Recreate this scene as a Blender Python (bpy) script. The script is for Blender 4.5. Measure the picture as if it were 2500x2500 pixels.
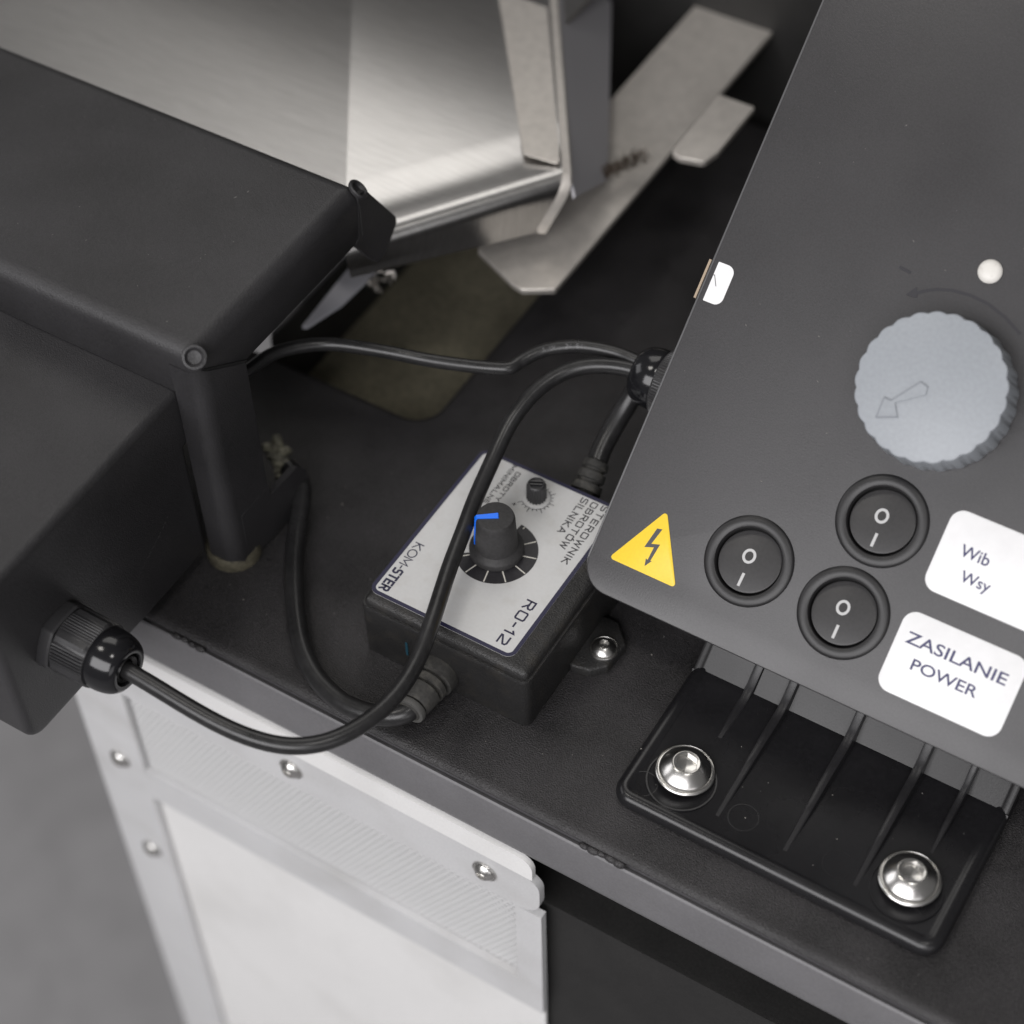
import bpy, bmesh, math, random
from mathutils import Vector, Matrix
random.seed(7)
S = 0.001                      # all helper coordinates are millimetres
R = math.radians
scene = bpy.context.scene
for o in list(bpy.data.objects):
    bpy.data.objects.remove(o)
COL = scene.collection

# ------------------------------------------------------------------ camera
cam_d = bpy.data.cameras.new('camera')
cam = bpy.data.objects.new('camera', cam_d)
COL.objects.link(cam)
cam_d.sensor_width = 36.0
cam_d.lens = 36.0 * 4800 / 2500
cam_d.clip_start = 0.02
cam_d.clip_end = 60
_e, _th, _ro = R(50.2), R(32.8), R(-1.9)
_h = Vector((-math.sin(_th), math.cos(_th), 0))
_r = Vector((math.cos(_th), math.sin(_th), 0))
_v = _h * math.cos(_e) + Vector((0, 0, -math.sin(_e)))
_u = _r.cross(_v)
_R = _r * math.cos(_ro) + _u * math.sin(_ro)
_U = -_r * math.sin(_ro) + _u * math.cos(_ro)
_m = Matrix((_R, _U, -_v)).transposed().to_4x4()
_m.translation = Vector((182.36, -288.34, 516.24)) * S
cam.matrix_world = _m
cam_d.dof.use_dof = True
cam_d.dof.focus_distance = 0.607
cam_d.dof.aperture_fstop = 5.6
cam_d.dof.aperture_blades = 7
scene.camera = cam

# ------------------------------------------------------------------ world, lamps, exposure
w = bpy.data.worlds.new('World')
scene.world = w
w.use_nodes = True
bg = w.node_tree.nodes['Background']
bg.inputs['Color'].default_value = (1.0, 0.985, 0.98, 1)
bg.inputs['Strength'].default_value = 0.13
scene.view_settings.view_transform = 'Standard'
scene.view_settings.look = 'None'
scene.view_settings.exposure = 0
scene.view_settings.gamma = 1


def area(name, loc, target, sx, sy, power, col=(1, 1, 1)):
    d = bpy.data.lights.new(name, 'AREA')
    d.shape = 'RECTANGLE'
    d.size, d.size_y = sx, sy
    d.energy = power
    d.color = col
    o = bpy.data.objects.new(name, d)
    COL.objects.link(o)
    o.location = loc
    o.rotation_euler = (Vector(target) - Vector(loc)).to_track_quat('-Z', 'Y').to_euler()
    return o


# the bright hall in front of the machine, and ceiling panels overhead
area('window_light', (0.1, -2.2, 1.55), (0, 0.0, 0), 3.0, 1.5, 80, (1.0, 0.985, 1.0))
area('side_fill_light', (2.1, -1.7, 0.55), (0, 0, 0), 1.5, 1.2, 7, (1.0, 0.985, 1.0))  # added low at the right to brighten the leg's bend and the bolts
area('side_fill_light', (-2.4, -0.5, 1.3), (0, 0, 0), 1.4, 1.1, 10, (0.99, 0.98, 1.0))
area('ceiling_panel_light', (-0.85, 1.35, 2.0), (-0.1, 0.1, 0.1), 1.3, 1.0, 7.5, (1.0, 0.97, 0.93))
area('ceiling_panel_light', (-0.75, -0.25, 1.9), (-0.1, 0.05, 0), 0.35, 0.35, 4, (1.0, 0.96, 0.9))
area('ceiling_panel_light', (0.6, -0.35, 2.0), (0.0, 0.05, 0), 0.3, 0.3, 4, (1.0, 0.97, 0.93))


# ------------------------------------------------------------------ materials
def lin(c):
    c = c / 255.0
    return c / 12.92 if c <= 0.04045 else ((c + 0.055) / 1.055) ** 2.4


def mat(name, col, rough=0.5, metal=0.0, bump=0.0, bscale=1200, mottle=0.0, mscale=60, spec=0.5, coat=0.0,
        rmottle=0.0, bdist=0.0002, stretch=None, trans=0.0, grime=None, gscale=90, gamount=0.5):
    m = bpy.data.materials.new(name)
    m.use_nodes = True
    nt = m.node_tree
    b = nt.nodes['Principled BSDF']
    c4 = (col[0], col[1], col[2], 1)
    b.inputs['Base Color'].default_value = c4
    b.inputs['Roughness'].default_value = rough
    b.inputs['Metallic'].default_value = metal
    b.inputs['Specular IOR Level'].default_value = spec
    b.inputs['Coat Weight'].default_value = coat
    b.inputs['Coat Roughness'].default_value = 0.15
    if trans:
        b.inputs['Transmission Weight'].default_value = trans
    tc = nt.nodes.new('ShaderNodeTexCoord')
    vec = tc.outputs['Object']
    if stretch:
        mp = nt.nodes.new('ShaderNodeMapping')
        mp.inputs['Rotation'].default_value = (0, 0, stretch[3] if len(stretch) > 3 else 0)
        mp.inputs['Scale'].default_value = stretch[:3]
        nt.links.new(vec, mp.inputs['Vector'])
        svec = mp.outputs['Vector']
    else:
        svec = vec

    def noise(scale, detail=2.0, v=None):
        n = nt.nodes.new('ShaderNodeTexNoise')
        n.inputs['Scale'].default_value = scale
        n.inputs['Detail'].default_value = detail
        nt.links.new(v or vec, n.inputs['Vector'])
        return n.outputs['Fac']

    def ramp(fac, lo, hi, a=0.3, z=0.7):
        r = nt.nodes.new('ShaderNodeMapRange')
        r.inputs['From Min'].default_value = a
        r.inputs['From Max'].default_value = z
        r.inputs['To Min'].default_value = lo
        r.inputs['To Max'].default_value = hi
        nt.links.new(fac, r.inputs['Value'])
        return r.outputs['Result']
    if bump:
        n = noise(bscale, 3.0, svec)
        bp = nt.nodes.new('ShaderNodeBump')
        bp.inputs['Strength'].default_value = bump
        bp.inputs['Distance'].default_value = bdist
        nt.links.new(n, bp.inputs['Height'])
        nt.links.new(bp.outputs['Normal'], b.inputs['Normal'])
    last = None
    if mottle:
        n = noise(mscale, 5.0, svec)
        n2 = noise(bscale * 0.9, 2.0, svec)
        ad = nt.nodes.new('ShaderNodeMath')
        ad.operation = 'ADD'
        nt.links.new(ramp(n, -mottle, mottle), ad.inputs[0])
        nt.links.new(ramp(n2, 1 - mottle, 1 + mottle), ad.inputs[1])
        mx = nt.nodes.new('ShaderNodeVectorMath')
        mx.operation = 'SCALE'
        mx.inputs[0].default_value = col
        nt.links.new(ad.outputs[0], mx.inputs['Scale'])
        last = mx.outputs['Vector']
        nt.links.new(last, b.inputs['Base Color'])
    if grime:
        g = nt.nodes.new('ShaderNodeMix')
        g.data_type = 'RGBA'
        fac = ramp(noise(gscale, 6.0), 0.0, gamount, 0.5, 0.72)
        nt.links.new(fac, g.inputs['Factor'])
        if last is not None:
            nt.links.new(last, g.inputs['A'])
        else:
            g.inputs['A'].default_value = c4
        g.inputs['B'].default_value = (*grime, 1)
        nt.links.new(g.outputs['Result'], b.inputs['Base Color'])
    if rmottle:
        n = noise(mscale * 0.7, 4.0)
        nt.links.new(ramp(n, max(0.02, rough - rmottle), rough + rmottle), b.inputs['Roughness'])
    return m


M = dict(
    deck=mat('black_powder_coat', (0.0245, 0.0230, 0.0240), 0.44, bump=1.0, bscale=2000, bdist=0.00034, mottle=0.42, mscale=35, rmottle=0.07),
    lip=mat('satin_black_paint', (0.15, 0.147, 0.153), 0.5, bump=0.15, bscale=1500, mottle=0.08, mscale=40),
    gap=mat('black_gap', (0.004, 0.004, 0.004), 0.9),
    hood=mat('fine_black_powder_coat', (0.0275, 0.0266, 0.0282), 0.41, bump=0.8, bscale=2300, bdist=0.00018, mottle=0.25, mscale=25, rmottle=0.05),
    panel=mat('satin_black_plastic', (0.037, 0.0357, 0.0375), 0.33, bump=0.14, bscale=1900, mottle=0.14, mscale=16, rmottle=0.07),
    pedge=mat('highlight_plastic_edge', (0.10, 0.10, 0.103), 0.3),  # panel plastic made paler for the highlight lines along its edge
    gloss=mat('glossy_black_plastic', (0.0115, 0.0112, 0.0125), 0.28, bump=0.06, bscale=900, mottle=0.12, mscale=70, rmottle=0.05),
    abs=mat('textured_black_abs', (0.0215, 0.021, 0.021), 0.38, bump=1.0, bscale=1900, bdist=0.0003, mottle=0.25, mscale=60, grime=(0.07, 0.06, 0.045), gscale=160, gamount=0.22),
    abs_smooth=mat('smooth_black_abs', (0.018, 0.0175, 0.0175), 0.5, bump=0.1, mottle=0.15),
    knob=mat('soft_black_rubber', (0.030, 0.029, 0.0295), 0.62, bump=0.2, bscale=1200, mottle=0.2),
    cable=mat('black_pvc', (0.019, 0.0187, 0.0192), 0.30, bump=0.10, bscale=500, mottle=0.2, mscale=60, rmottle=0.05),
    relief=mat('dusty_black_rubber', (0.030, 0.029, 0.027), 0.75, bump=0.5, bscale=900, mottle=0.3, grime=(0.095, 0.090, 0.078), gscale=260, gamount=0.6),
    gland=mat('black_nylon', (0.010, 0.010, 0.0115), 0.14, bump=0.04, bscale=500),
    gland_matt=mat('moulded_black_nylon', (0.030, 0.0295, 0.031), 0.38, bump=0.12, bscale=900),
    label=mat('silver_label_film', (0.55, 0.55, 0.545), 0.36, metal=0.0, bump=0.03, bscale=900, mottle=0.02, mscale=40, grime=(0.40, 0.38, 0.34), gscale=180, gamount=0.25),
    navy=mat('navy_print', (0.013, 0.012, 0.042), 0.45),
    ink=mat('black_print', (0.014, 0.013, 0.018), 0.5),
    dial=mat('dial_print', (0.022, 0.021, 0.024), 0.5, mottle=0.15, bump=0.1),
    tick=mat('ivory_print', (0.62, 0.60, 0.54), 0.5),
    blue=mat('blue_plastic', (0.001, 0.17, 0.95), 0.35),
    white=mat('white_sticker', (0.80, 0.80, 0.805), 0.42, bump=0.04, bscale=300, mottle=0.02, mscale=60),
    sink=mat('blue_black_print', (0.035, 0.035, 0.11), 0.5),
    yellow=mat('yellow_sticker', (0.86, 0.60, 0.035), 0.4, mottle=0.03),
    pale=mat('pale_grey_plastic', (0.29, 0.31, 0.335), 0.40, bump=0.06, bscale=900, mottle=0.05, mscale=25, rmottle=0.06),
    pale_shade=mat('arrow_shade_grey', (0.20, 0.214, 0.236), 0.42),
    web=mat('sloped_black_plastic', (0.0145, 0.014, 0.0148), 0.42, bump=0.14, bscale=1900, mottle=0.12, mscale=22, rmottle=0.05),  # foot plastic made paler and rougher for the sheen on the slope
    ribm=mat('rib_black_plastic', (0.017, 0.0165, 0.018), 0.36, bump=0.1, bscale=1200, mottle=0.1),  # paler foot plastic, highlights of the ribs put into the colour
    rocker=mat('rocker_black', (0.036, 0.035, 0.036), 0.40, bump=0.06, mottle=0.1),
    mark=mat('grey_white_print', (0.52, 0.52, 0.52), 0.5),
    steel=mat('stainless_steel', (0.66, 0.65, 0.63), 0.27, metal=1.0, bump=0.04, bscale=700, rmottle=0.05),
    brushed=mat('brushed_steel', (0.56, 0.55, 0.54), 0.29, metal=1.0, bump=0.2, bscale=110, stretch=(1.0, 24.0, 1.0, R(-55)), mottle=0.07, mscale=45),
    satin=mat('satin_steel', (0.62, 0.585, 0.54), 0.45, metal=0.6, bump=0.12, bscale=300, mottle=0.07, mscale=30),
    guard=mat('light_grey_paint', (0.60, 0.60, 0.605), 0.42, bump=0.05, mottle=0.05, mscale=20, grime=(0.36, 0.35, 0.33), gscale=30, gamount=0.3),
    guard_lit=mat('lit_guard_paint', (0.80, 0.795, 0.785), 0.4, bump=0.05, mottle=0.03, mscale=14, grime=(0.55, 0.54, 0.52), gscale=22, gamount=0.3),  # whiter copy of the guard paint, light on it put into colour
    meshm=mat('pale_mesh_wire', (0.66, 0.66, 0.66), 0.45),
    brown=mat('brown_tinted_sheet', (0.185, 0.17, 0.122), 0.5, bump=0.2, bscale=500, mottle=0.25, mscale=30),
    post=mat('dusty_brass', (0.075, 0.068, 0.047), 0.6, bump=0.4, bscale=800, mottle=0.35, mscale=150),
    glue=mat('dried_glue', (0.15, 0.145, 0.11), 0.45, bump=0.5, bscale=500, mottle=0.5, mscale=200),
    bristle=mat('brown_bristle', (0.05, 0.032, 0.02), 0.8, mottle=0.4),
    dust=mat('dust', (0.42, 0.40, 0.36), 0.9),
    dustd=mat('grey_dust', (0.17, 0.165, 0.155), 0.9),
    conc=mat('grey_floor_paint', (0.25, 0.246, 0.25), 0.6, bump=0.1, bscale=40, mottle=0.08, mscale=3),
    body=mat('dark_machine_paint', (0.014, 0.0135, 0.013), 0.6, bump=0.2, mottle=0.2),
)


# ------------------------------------------------------------------ mesh helpers
class MB:
    def __init__(s):
        s.v, s.f = [], []

    def add(s, vs, fs):
        o = len(s.v)
        s.v += [tuple(p) for p in vs]
        s.f += [tuple(i + o for i in f) for f in fs]
        return s

    def rings(s, rings, cap0=True, cap1=True, closed=True):
        n = len(rings[0])
        vs = [p for r in rings for p in r]
        fs = []
        for k in range(len(rings) - 1):
            for i in range(n if closed else n - 1):
                j = (i + 1) % n
                fs.append((k * n + i, k * n + j, (k + 1) * n + j, (k + 1) * n + i))
        if cap0:
            fs.append(tuple(reversed(range(n))))
        if cap1:
            fs.append(tuple((len(rings) - 1) * n + i for i in range(n)))
        return s.add(vs, fs)

    def box(s, x0, x1, y0, y1, z0, z1):
        return s.rings([[(x0, y0, z), (x1, y0, z), (x1, y1, z), (x0, y1, z)] for z in (z0, z1)])

    def prism(s, corners, rad, prof, seg=6):
        """corners CCW in xy; prof = [(inset, z), ...] from bottom to top"""
        return s.rings([[(p[0], p[1], z) for p in outline(corners, rad, ins, seg)] for ins, z in prof])

    def map(s, fn):
        s.v = [tuple(fn(Vector(p))) for p in s.v]
        return s


def outline(c, rad, ins=0.0, seg=6):
    n = len(c)
    if not isinstance(rad, (list, tuple)):
        rad = [rad] * n
    P = [Vector(p) for p in c]
    out = []
    Q = []
    cv = []
    for i in range(n):
        a, b, d = P[i - 1], P[i], P[(i + 1) % n]
        e1, e2 = (b - a).normalized(), (d - b).normalized()
        n1, n2 = Vector((-e1.y, e1.x)), Vector((-e2.y, e2.x))
        k = 1 + n1.dot(n2)
        Q.append(b + (n1 + n2) * (ins / max(k, 0.05)))
        cv.append(e1.x * e2.y - e1.y * e2.x)
    for i in range(n):
        a, b, d = Q[i - 1], Q[i], Q[(i + 1) % n]
        e1, e2 = (a - b).normalized(), (d - b).normalized()
        r = max(rad[i] + (-ins if cv[i] > 0 else ins), 0.05)
        ang = math.acos(max(-1, min(1, e1.dot(e2))))
        if ang > math.pi - 1e-3:
            out += [tuple(b)] * (seg + 1)
            continue
        t = min(r / math.tan(ang / 2), 0.49 * (a - b).length, 0.49 * (d - b).length)
        r = t * math.tan(ang / 2)
        ctr = b + (e1 + e2).normalized() * (r / math.sin(ang / 2))
        p0, p1 = b + e1 * t, b + e2 * t
        a0 = math.atan2(p0.y - ctr.y, p0.x - ctr.x)
        a1 = math.atan2(p1.y - ctr.y, p1.x - ctr.x)
        da = (a1 - a0 + math.pi) % (2 * math.pi) - math.pi
        for k in range(seg + 1):
            q = a0 + da * k / seg
            out.append((ctr.x + r * math.cos(q), ctr.y + r * math.sin(q)))
    return out


def circle(r, z, n=48, cx=0, cy=0, fn=None):
    o = []
    for i in range(n):
        a = 2 * math.pi * i / n
        q = r if fn is None else fn(r, a)
        o.append((cx + q * math.cos(a), cy + q * math.sin(a), z))
    return o


def lathe(prof, n=48, cx=0, cy=0, cap0=True, cap1=True):
    return MB().rings([circle(p[0], p[1], n, cx, cy, p[2] if len(p) > 2 else None) for p in prof], cap0, cap1)


def catmull(pts, sub=8):
    P = [Vector(p) for p in pts]
    P = [P[0] * 2 - P[1]] + P + [P[-1] * 2 - P[-2]]
    out = []
    for i in range(1, len(P) - 2):
        p0, p1, p2, p3 = P[i - 1:i + 3]
        for k in range(sub):
            t = k / sub
            out.append(0.5 * ((2 * p1) + (p2 - p0) * t + (2 * p0 - 5 * p1 + 4 * p2 - p3) * t * t + (3 * p1 - p0 - 3 * p2 + p3) * t ** 3))
    out.append(P[-2])
    return out


def smooth_path(p, it=2):
    p = list(p)
    for _ in range(it):
        p = [p[0]] + [(p[i - 1] + p[i] * 2 + p[i + 1]) / 4 for i in range(1, len(p) - 1)] + [p[-1]]
    return p


def tube(path, r, n=20):
    mb = MB()
    rings = []
    up = Vector((0.13, 0.2, 1))
    for i, p in enumerate(path):
        t = (path[min(i + 1, len(path) - 1)] - path[max(i - 1, 0)]).normalized()
        up = (up - t * up.dot(t)).normalized()
        sd = t.cross(up)
        q = r(i / (len(path) - 1)) if callable(r) else r
        rings.append([tuple(p + (sd * math.cos(a) + up * math.sin(a)) * q) for a in [2 * math.pi * k / n for k in range(n)]])
    return mb.rings(rings)


def ribbon(mb, pts, wd, z0, z1=None, closed=False, cap=0.0):
    """mitred stroke in xy; z1 given: raised strip with sides"""
    P = [Vector(p) for p in pts]
    n = len(P)
    if cap and not closed:
        P[0] = P[0] + (P[0] - P[1]).normalized() * cap
        P[-1] = P[-1] + (P[-1] - P[-2]).normalized() * cap
    L, Rr = [], []
    for i in range(n):
        if closed or 0 < i < n - 1:
            e1, e2 = (P[i] - P[i - 1]).normalized(), (P[(i + 1) % n] - P[i]).normalized()
        elif i == 0:
            e1 = e2 = (P[1] - P[0]).normalized()
        else:
            e1 = e2 = (P[-1] - P[-2]).normalized()
        n1, n2 = Vector((-e1.y, e1.x)), Vector((-e2.y, e2.x))
        o = (n1 + n2) * (wd / 2 / max(1 + n1.dot(n2), 0.25))
        L.append(P[i] + o)
        Rr.append(P[i] - o)
    if z1 is None:
        vs = [(p.x, p.y, z0) for p in L] + [(p.x, p.y, z0) for p in Rr]
        fs = [(n + i, n + (i + 1) % n, (i + 1) % n, i) for i in range(n if closed else n - 1)]
        mb.add(vs, fs)
    else:
        rings = [[(Rr[i].x, Rr[i].y, z0), (Rr[i].x, Rr[i].y, z1), (L[i].x, L[i].y, z1), (L[i].x, L[i].y, z0)] for i in range(n)]
        if closed:
            rings.append(rings[0])
        mb.rings(rings, not closed, not closed)
    return mb


def obj(name, mb, m, parent=None, org=(0, 0, 0), sharp=38, label=None, kind=None):
    me = bpy.data.meshes.new(name)
    ox, oy, oz = org
    me.from_pydata([((x - ox) * S, (y - oy) * S, (z - oz) * S) for x, y, z in mb.v], [], mb.f)
    bm = bmesh.new()
    bm.from_mesh(me)
    bmesh.ops.recalc_face_normals(bm, faces=bm.faces)
    bm.to_mesh(me)
    bm.free()
    me.polygons.foreach_set('use_smooth', [True] * len(me.polygons))
    me.set_sharp_from_angle(angle=R(sharp))
    me.materials.append(m)
    o = bpy.data.objects.new(name, me)
    COL.objects.link(o)
    if parent:
        o.parent = parent
    else:
        o.location = Vector(org) * S
    if label:
        o['label'] = label
    if kind:
        o['kind'] = kind
    return o


def flat(name, mb, m, parent, org=(0, 0, 0)):
    """flat print: keep the winding (faces up)"""
    me = bpy.data.meshes.new(name)
    me.from_pydata([((x - org[0]) * S, (y - org[1]) * S, (z - org[2]) * S) for x, y, z in mb.v], [], mb.f)
    me.materials.append(m)
    o = bpy.data.objects.new(name, me)
    COL.objects.link(o)
    o.parent = parent
    return o


def thing(name, label, cat, loc=(0, 0, 0), group=None):
    o = bpy.data.objects.new(name, None)
    o.empty_display_size = 0.01
    COL.objects.link(o)
    o.location = Vector(loc) * S
    o['label'] = label
    o['category'] = cat
    if group:
        o['group'] = group
    return o


def tag(o, label, cat, group=None):
    o['label'] = label
    o['category'] = cat
    if group:
        o['group'] = group
    return o


# stroke lettering, squared technical face ------------------------------------------
c_ = 0.14
GL = {
    'S': (0.72, [[(.72, 1), (c_, 1), (0, 1 - c_), (0, .5 + c_), (c_, .5), (.72 - c_, .5), (.72, .5 - c_), (.72, c_), (.72 - c_, 0), (0, 0)]]),
    'T': (0.76, [[(0, 1), (.76, 1)], [(.38, .93), (.38, 0)]]),
    'E': (0.66, [[(.66, 1), (0, 1), (0, 0), (.66, 0)], [(.07, .5), (.58, .5)]]),
    'R': (0.74, [[(0, 0), (0, 1), (.74 - c_, 1), (.74, 1 - c_), (.74, .48 + c_), (.74 - c_, .48), (.07, .48)], [(.40, .41), (.76, 0)]]),
    'O': (0.76, None),
    'D': (0.76, None),
    'W': (1.0, [[(0, 1), (.24, 0), (.5, .9), (.76, 0), (1.0, 1)]]),
    'N': (0.74, [[(0, 0), (0, 1), (.74, 0), (.74, 1)]]),
    'I': (0.06, [[(.03, 0), (.03, 1)]]),
    'K': (0.70, [[(0, 0), (0, 1)], [(.70, 1), (.07, .5), (.72, 0)]]),
    'B': (0.74, [[(0, .5), (0, 1), (.68 - c_, 1), (.68, 1 - c_), (.68, .5 + c_), (.60, .52), (.07, .52)], [(0, .44), (0, 0), (.74 - c_, 0), (.74, c_), (.74, .5 - c_), (.68, .45)]]),
    'L': (0.62, [[(0, 1), (0, 0), (.62, 0)]]),
    'A': (0.80, [[(0, 0), (.36, 1), (.44, 1), (.80, 0)], [(.20, .32), (.60, .32)]]),
    'M': (0.90, [[(0, 0), (0, 1), (.45, .25), (.90, 1), (.90, 0)]]),
    'Y': (0.76, [[(0, 1), (.38, .48), (.76, 1)], [(.38, .40), (.38, 0)]]),
    'V': (0.76, [[(0, 1), (.38, 0), (.76, 1)]]),
    'H': (0.72, [[(0, 0), (0, 1)], [(.72, 0), (.72, 1)], [(.07, .5), (.65, .5)]]),
    '-': (0.36, [[(0, .46), (.36, .46)]]),
    '1': (0.24, [[(0, .8), (.22, 1), (.22, 0)]]),
    '2': (0.72, [[(0, 1), (.72 - c_, 1), (.72, 1 - c_), (.72, .62), (0, .14), (0, 0), (.72, 0)]]),
    '4': (0.72, [[(.52, 0), (.52, 1), (0, .3), (.72, .3)]]),
    '6': (0.72, [[(.68, 1), (c_, 1), (0, 1 - c_), (0, c_), (c_, 0), (.72 - c_, 0), (.72, c_), (.72, .55 - c_), (.72 - c_, .55), (.07, .55)]]),
    ' ': (0.45, []),
}


def strokes(ch, rnd=False):
    base = 'O' if ch == 'Ó' else ch
    wd, st = GL[base]
    out = []
    if base == 'O':
        if rnd:
            wd = 1.0
            out.append(([(.5 + .5 * math.cos(2 * math.pi * k / 28), .5 + .5 * math.sin(2 * math.pi * k / 28)) for k in range(28)], True))
        else:
            k = c_ * .7
            out.append(([(k, 0), (wd - k, 0), (wd, k), (wd, 1 - k), (wd - k, 1), (k, 1), (0, 1 - k), (0, k)], True))
    else:
        out += [(p, False) for p in st]
    if ch == 'Ó':
        out.append(([(.42, 1.16), (.56, 1.36)], False))
    return wd, out


def text_strokes(s, start, rd, capw, length, weight, z, wfac=1.0, mb=None, rnd=False, gap=None):
    """s along direction rd (unit 2-vector) from start (baseline), cap height capw, fitted to length"""
    rd = Vector(rd)
    up = Vector((-rd.y, rd.x))
    st = Vector(start)
    gl = [strokes(ch, rnd) for ch in s]
    tot = sum(g[0] for g in gl)
    if gap is None:
        gap = 0.30
    xs = (length / capw) / (tot + gap * (len(s) - 1)) if length else wfac
    mb = mb or MB()
    x = 0
    k = 0
    for wd, sl in gl:
        for p, closed in sl:
            q = [st + rd * ((x + a) * xs * capw) + up * (b * capw) for a, b in p]
            ribbon(mb, q, weight, z + 0.003 * (k % 5), closed=closed, cap=0 if closed else weight * 0.45)
            k += 1
        x += wd + gap
    return mb


def font_text(body, x0, base, cap, z, length=None, bold=0.0, mb=None):
    cu = bpy.data.curves.new('lettering', 'FONT')
    cu.body = body
    cu.size = 1.0
    cu.offset = bold
    cu.resolution_u = 4
    o = bpy.data.objects.new('lettering', cu)
    COL.objects.link(o)
    dg = bpy.context.evaluated_depsgraph_get()
    me = bpy.data.meshes.new_from_object(o.evaluated_get(dg))
    vs = [v.co.copy() for v in me.vertices]
    fs = [tuple(p.vertices) for p in me.polygons]
    bpy.data.objects.remove(o)
    bpy.data.curves.remove(cu)
    bpy.data.meshes.remove(me)
    capu = 0.729
    mnx = min(v.x for v in vs)
    mxx = max(v.x for v in vs)
    k = cap / capu
    kx = k if length is None else length / (mxx - mnx)
    mb = mb or MB()
    return mb.add([(x0 + (v.x - mnx) * kx, base + v.y * k, z) for v in vs], fs)


# ================================================================== LARGE STRUCTURE
# workshop floor, far below and out of focus
fl = obj('floor', MB().rings([[(-4000, -3000, z), (4000, -3000, z), (4000, 4000, z), (-4000, 4000, z)] for z in (-900, -820)]), M['conc'], kind='structure')

# machine deck: sheet-metal table with a slot cut in it, a folded front lip and welds
dk = thing('machine_deck', 'black powder-coated machine deck with a slot cut in it and a folded grey front lip', 'machine deck', (0, 0, -3))
dorg = (0, 0, -3)
dc = [(-210, -25.2), (300, -25.2), (300, 300), (-98, 300), (-98, 92.5), (-210, 92.5)]
obj('top_plate', MB().prism(dc, [2, 2, 2, 2, 10, 2], [(0.7, -2.2), (0.25, -2.0), (0.2, -1.5), (0.8, -0.75), (2.0, -0.2), (3.6, 0)], 8), M['deck'], dk, dorg)
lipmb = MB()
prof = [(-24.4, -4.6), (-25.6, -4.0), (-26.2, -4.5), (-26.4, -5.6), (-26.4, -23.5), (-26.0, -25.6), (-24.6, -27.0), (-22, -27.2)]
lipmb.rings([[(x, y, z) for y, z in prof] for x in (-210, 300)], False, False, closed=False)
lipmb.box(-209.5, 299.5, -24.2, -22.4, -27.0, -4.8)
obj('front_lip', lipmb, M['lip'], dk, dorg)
for (xc, nb) in ((-113, 4), (42, 5), (190, 5)):
    wm = MB()
    for k in range(nb):
        r = random.uniform(1.2, 1.8)
        cx, cy, cz = xc + (k - nb / 2) * 3.0 + random.uniform(-.5, .5), -25.5 + random.uniform(-.3, .3), -2.6 + random.uniform(-.4, .2)
        rings = []
        for j in range(7):
            a = math.pi * (j + .02) / 6.04
            rings.append([(cx + 1.5 * r * math.sin(a) * math.cos(t) * random.uniform(.85, 1.1), cy + .8 * r * math.sin(a) * math.sin(t), cz + .8 * r * math.cos(a)) for t in [2 * math.pi * q / 12 for q in range(12)]])
        wm.rings(rings)
    obj('weld_bead', wm, M['deck'], dk, dorg, sharp=80)

# dark cabinet body under the deck and the slot floor seen through the cut-out
cb = thing('machine_cabinet', 'dark cabinet body under the deck, behind the light guard sheet', 'cabinet', (0, 0, -820))
corg = (0, 0, -820)
obj('body', MB().box(-178, 290, -21, 300, -819.9, -60), M['body'], cb, corg)
obj('slot_floor', MB().box(-172, -90, 70, 299, -59.9, -34), M['brown'], cb, corg)

# light guard sheet on the front of the cabinet
gd = thing('guard_panel', 'light grey framed guard with a wire mesh window and bright screws below the deck lip', 'guard panel', (-80, -27, -400))
gorg = (-80, -27, -400)
gz0 = -560
# frame: outer sheet minus two windows, as bars butted end to end
obj('post', MB().prism([(-180, -27), (-154.5, -27), (-154.5, -24), (-180, -24)], 0.8, [(0, gz0), (0, -29.2), (0.6, -28.6)], 3), M['guard'], gd, gorg)
# the post's outer fold, catching light
obj('post_fold', MB().rings([[(-180.1, -26.6, z), (-180.1, -18, z), (-182.5, -18, z), (-183.4, -22, z), (-182.8, -25, z)] for z in (gz0, -29)]), M['guard'], gd, gorg)
obj('rail', MB().box(-154.4, -20, -27, -24, -60, -38), M['guard'], gd, gorg)
rr = outline([(-20, -60), (19.5, -60), (19.5, -38), (-20, -38)], [0.2, 9, 6, 0.2], 0, 6)
obj('rail', MB().rings([[(x, y, z) for x, z in rr] for y in (-27, -24)]), M['guard'], gd, gorg)
# bent top flange leaning back, the light on it put into whiter paint
fl_ = outline([(-180, -38), (17, -38), (17, -27.6), (-180, -27.6)], [0.5, 0.5, 7, 0.5], 0, 6)
obj('top_flange', MB().rings([[(x, -27 + (z + 38) * 0.02 + d, z) for x, z in fl_] for d in (0.0, 2.0)]).map(lambda p: Vector((p.x, p.y - 0.15, p.z))), M['guard_lit'], gd, gorg)
obj('middle_rail', MB().box(-154.4, 20, -27, -24, -130, -112), M['guard'], gd, gorg)
obj('rail', MB().box(-154.4, 20, -27, -24, gz0, gz0 + 30), M['guard'], gd, gorg)
obj('post', MB().box(10, 20, -27, -24, -111.9, -60.1), M['guard'], gd, gorg)
obj('lower_sheet', MB().box(-160, 19, -23.8, -22.6, gz0 + 20, -126), M['guard_lit'], gd, gorg)  # whiter paint carries the light on the lower sheet
obj('backing_sheet', MB().box(-158, 10, -22.4, -21.4, -124, -40), mat('grey_backing', (0.54, 0.54, 0.545), .5), gd, gorg)
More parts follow.
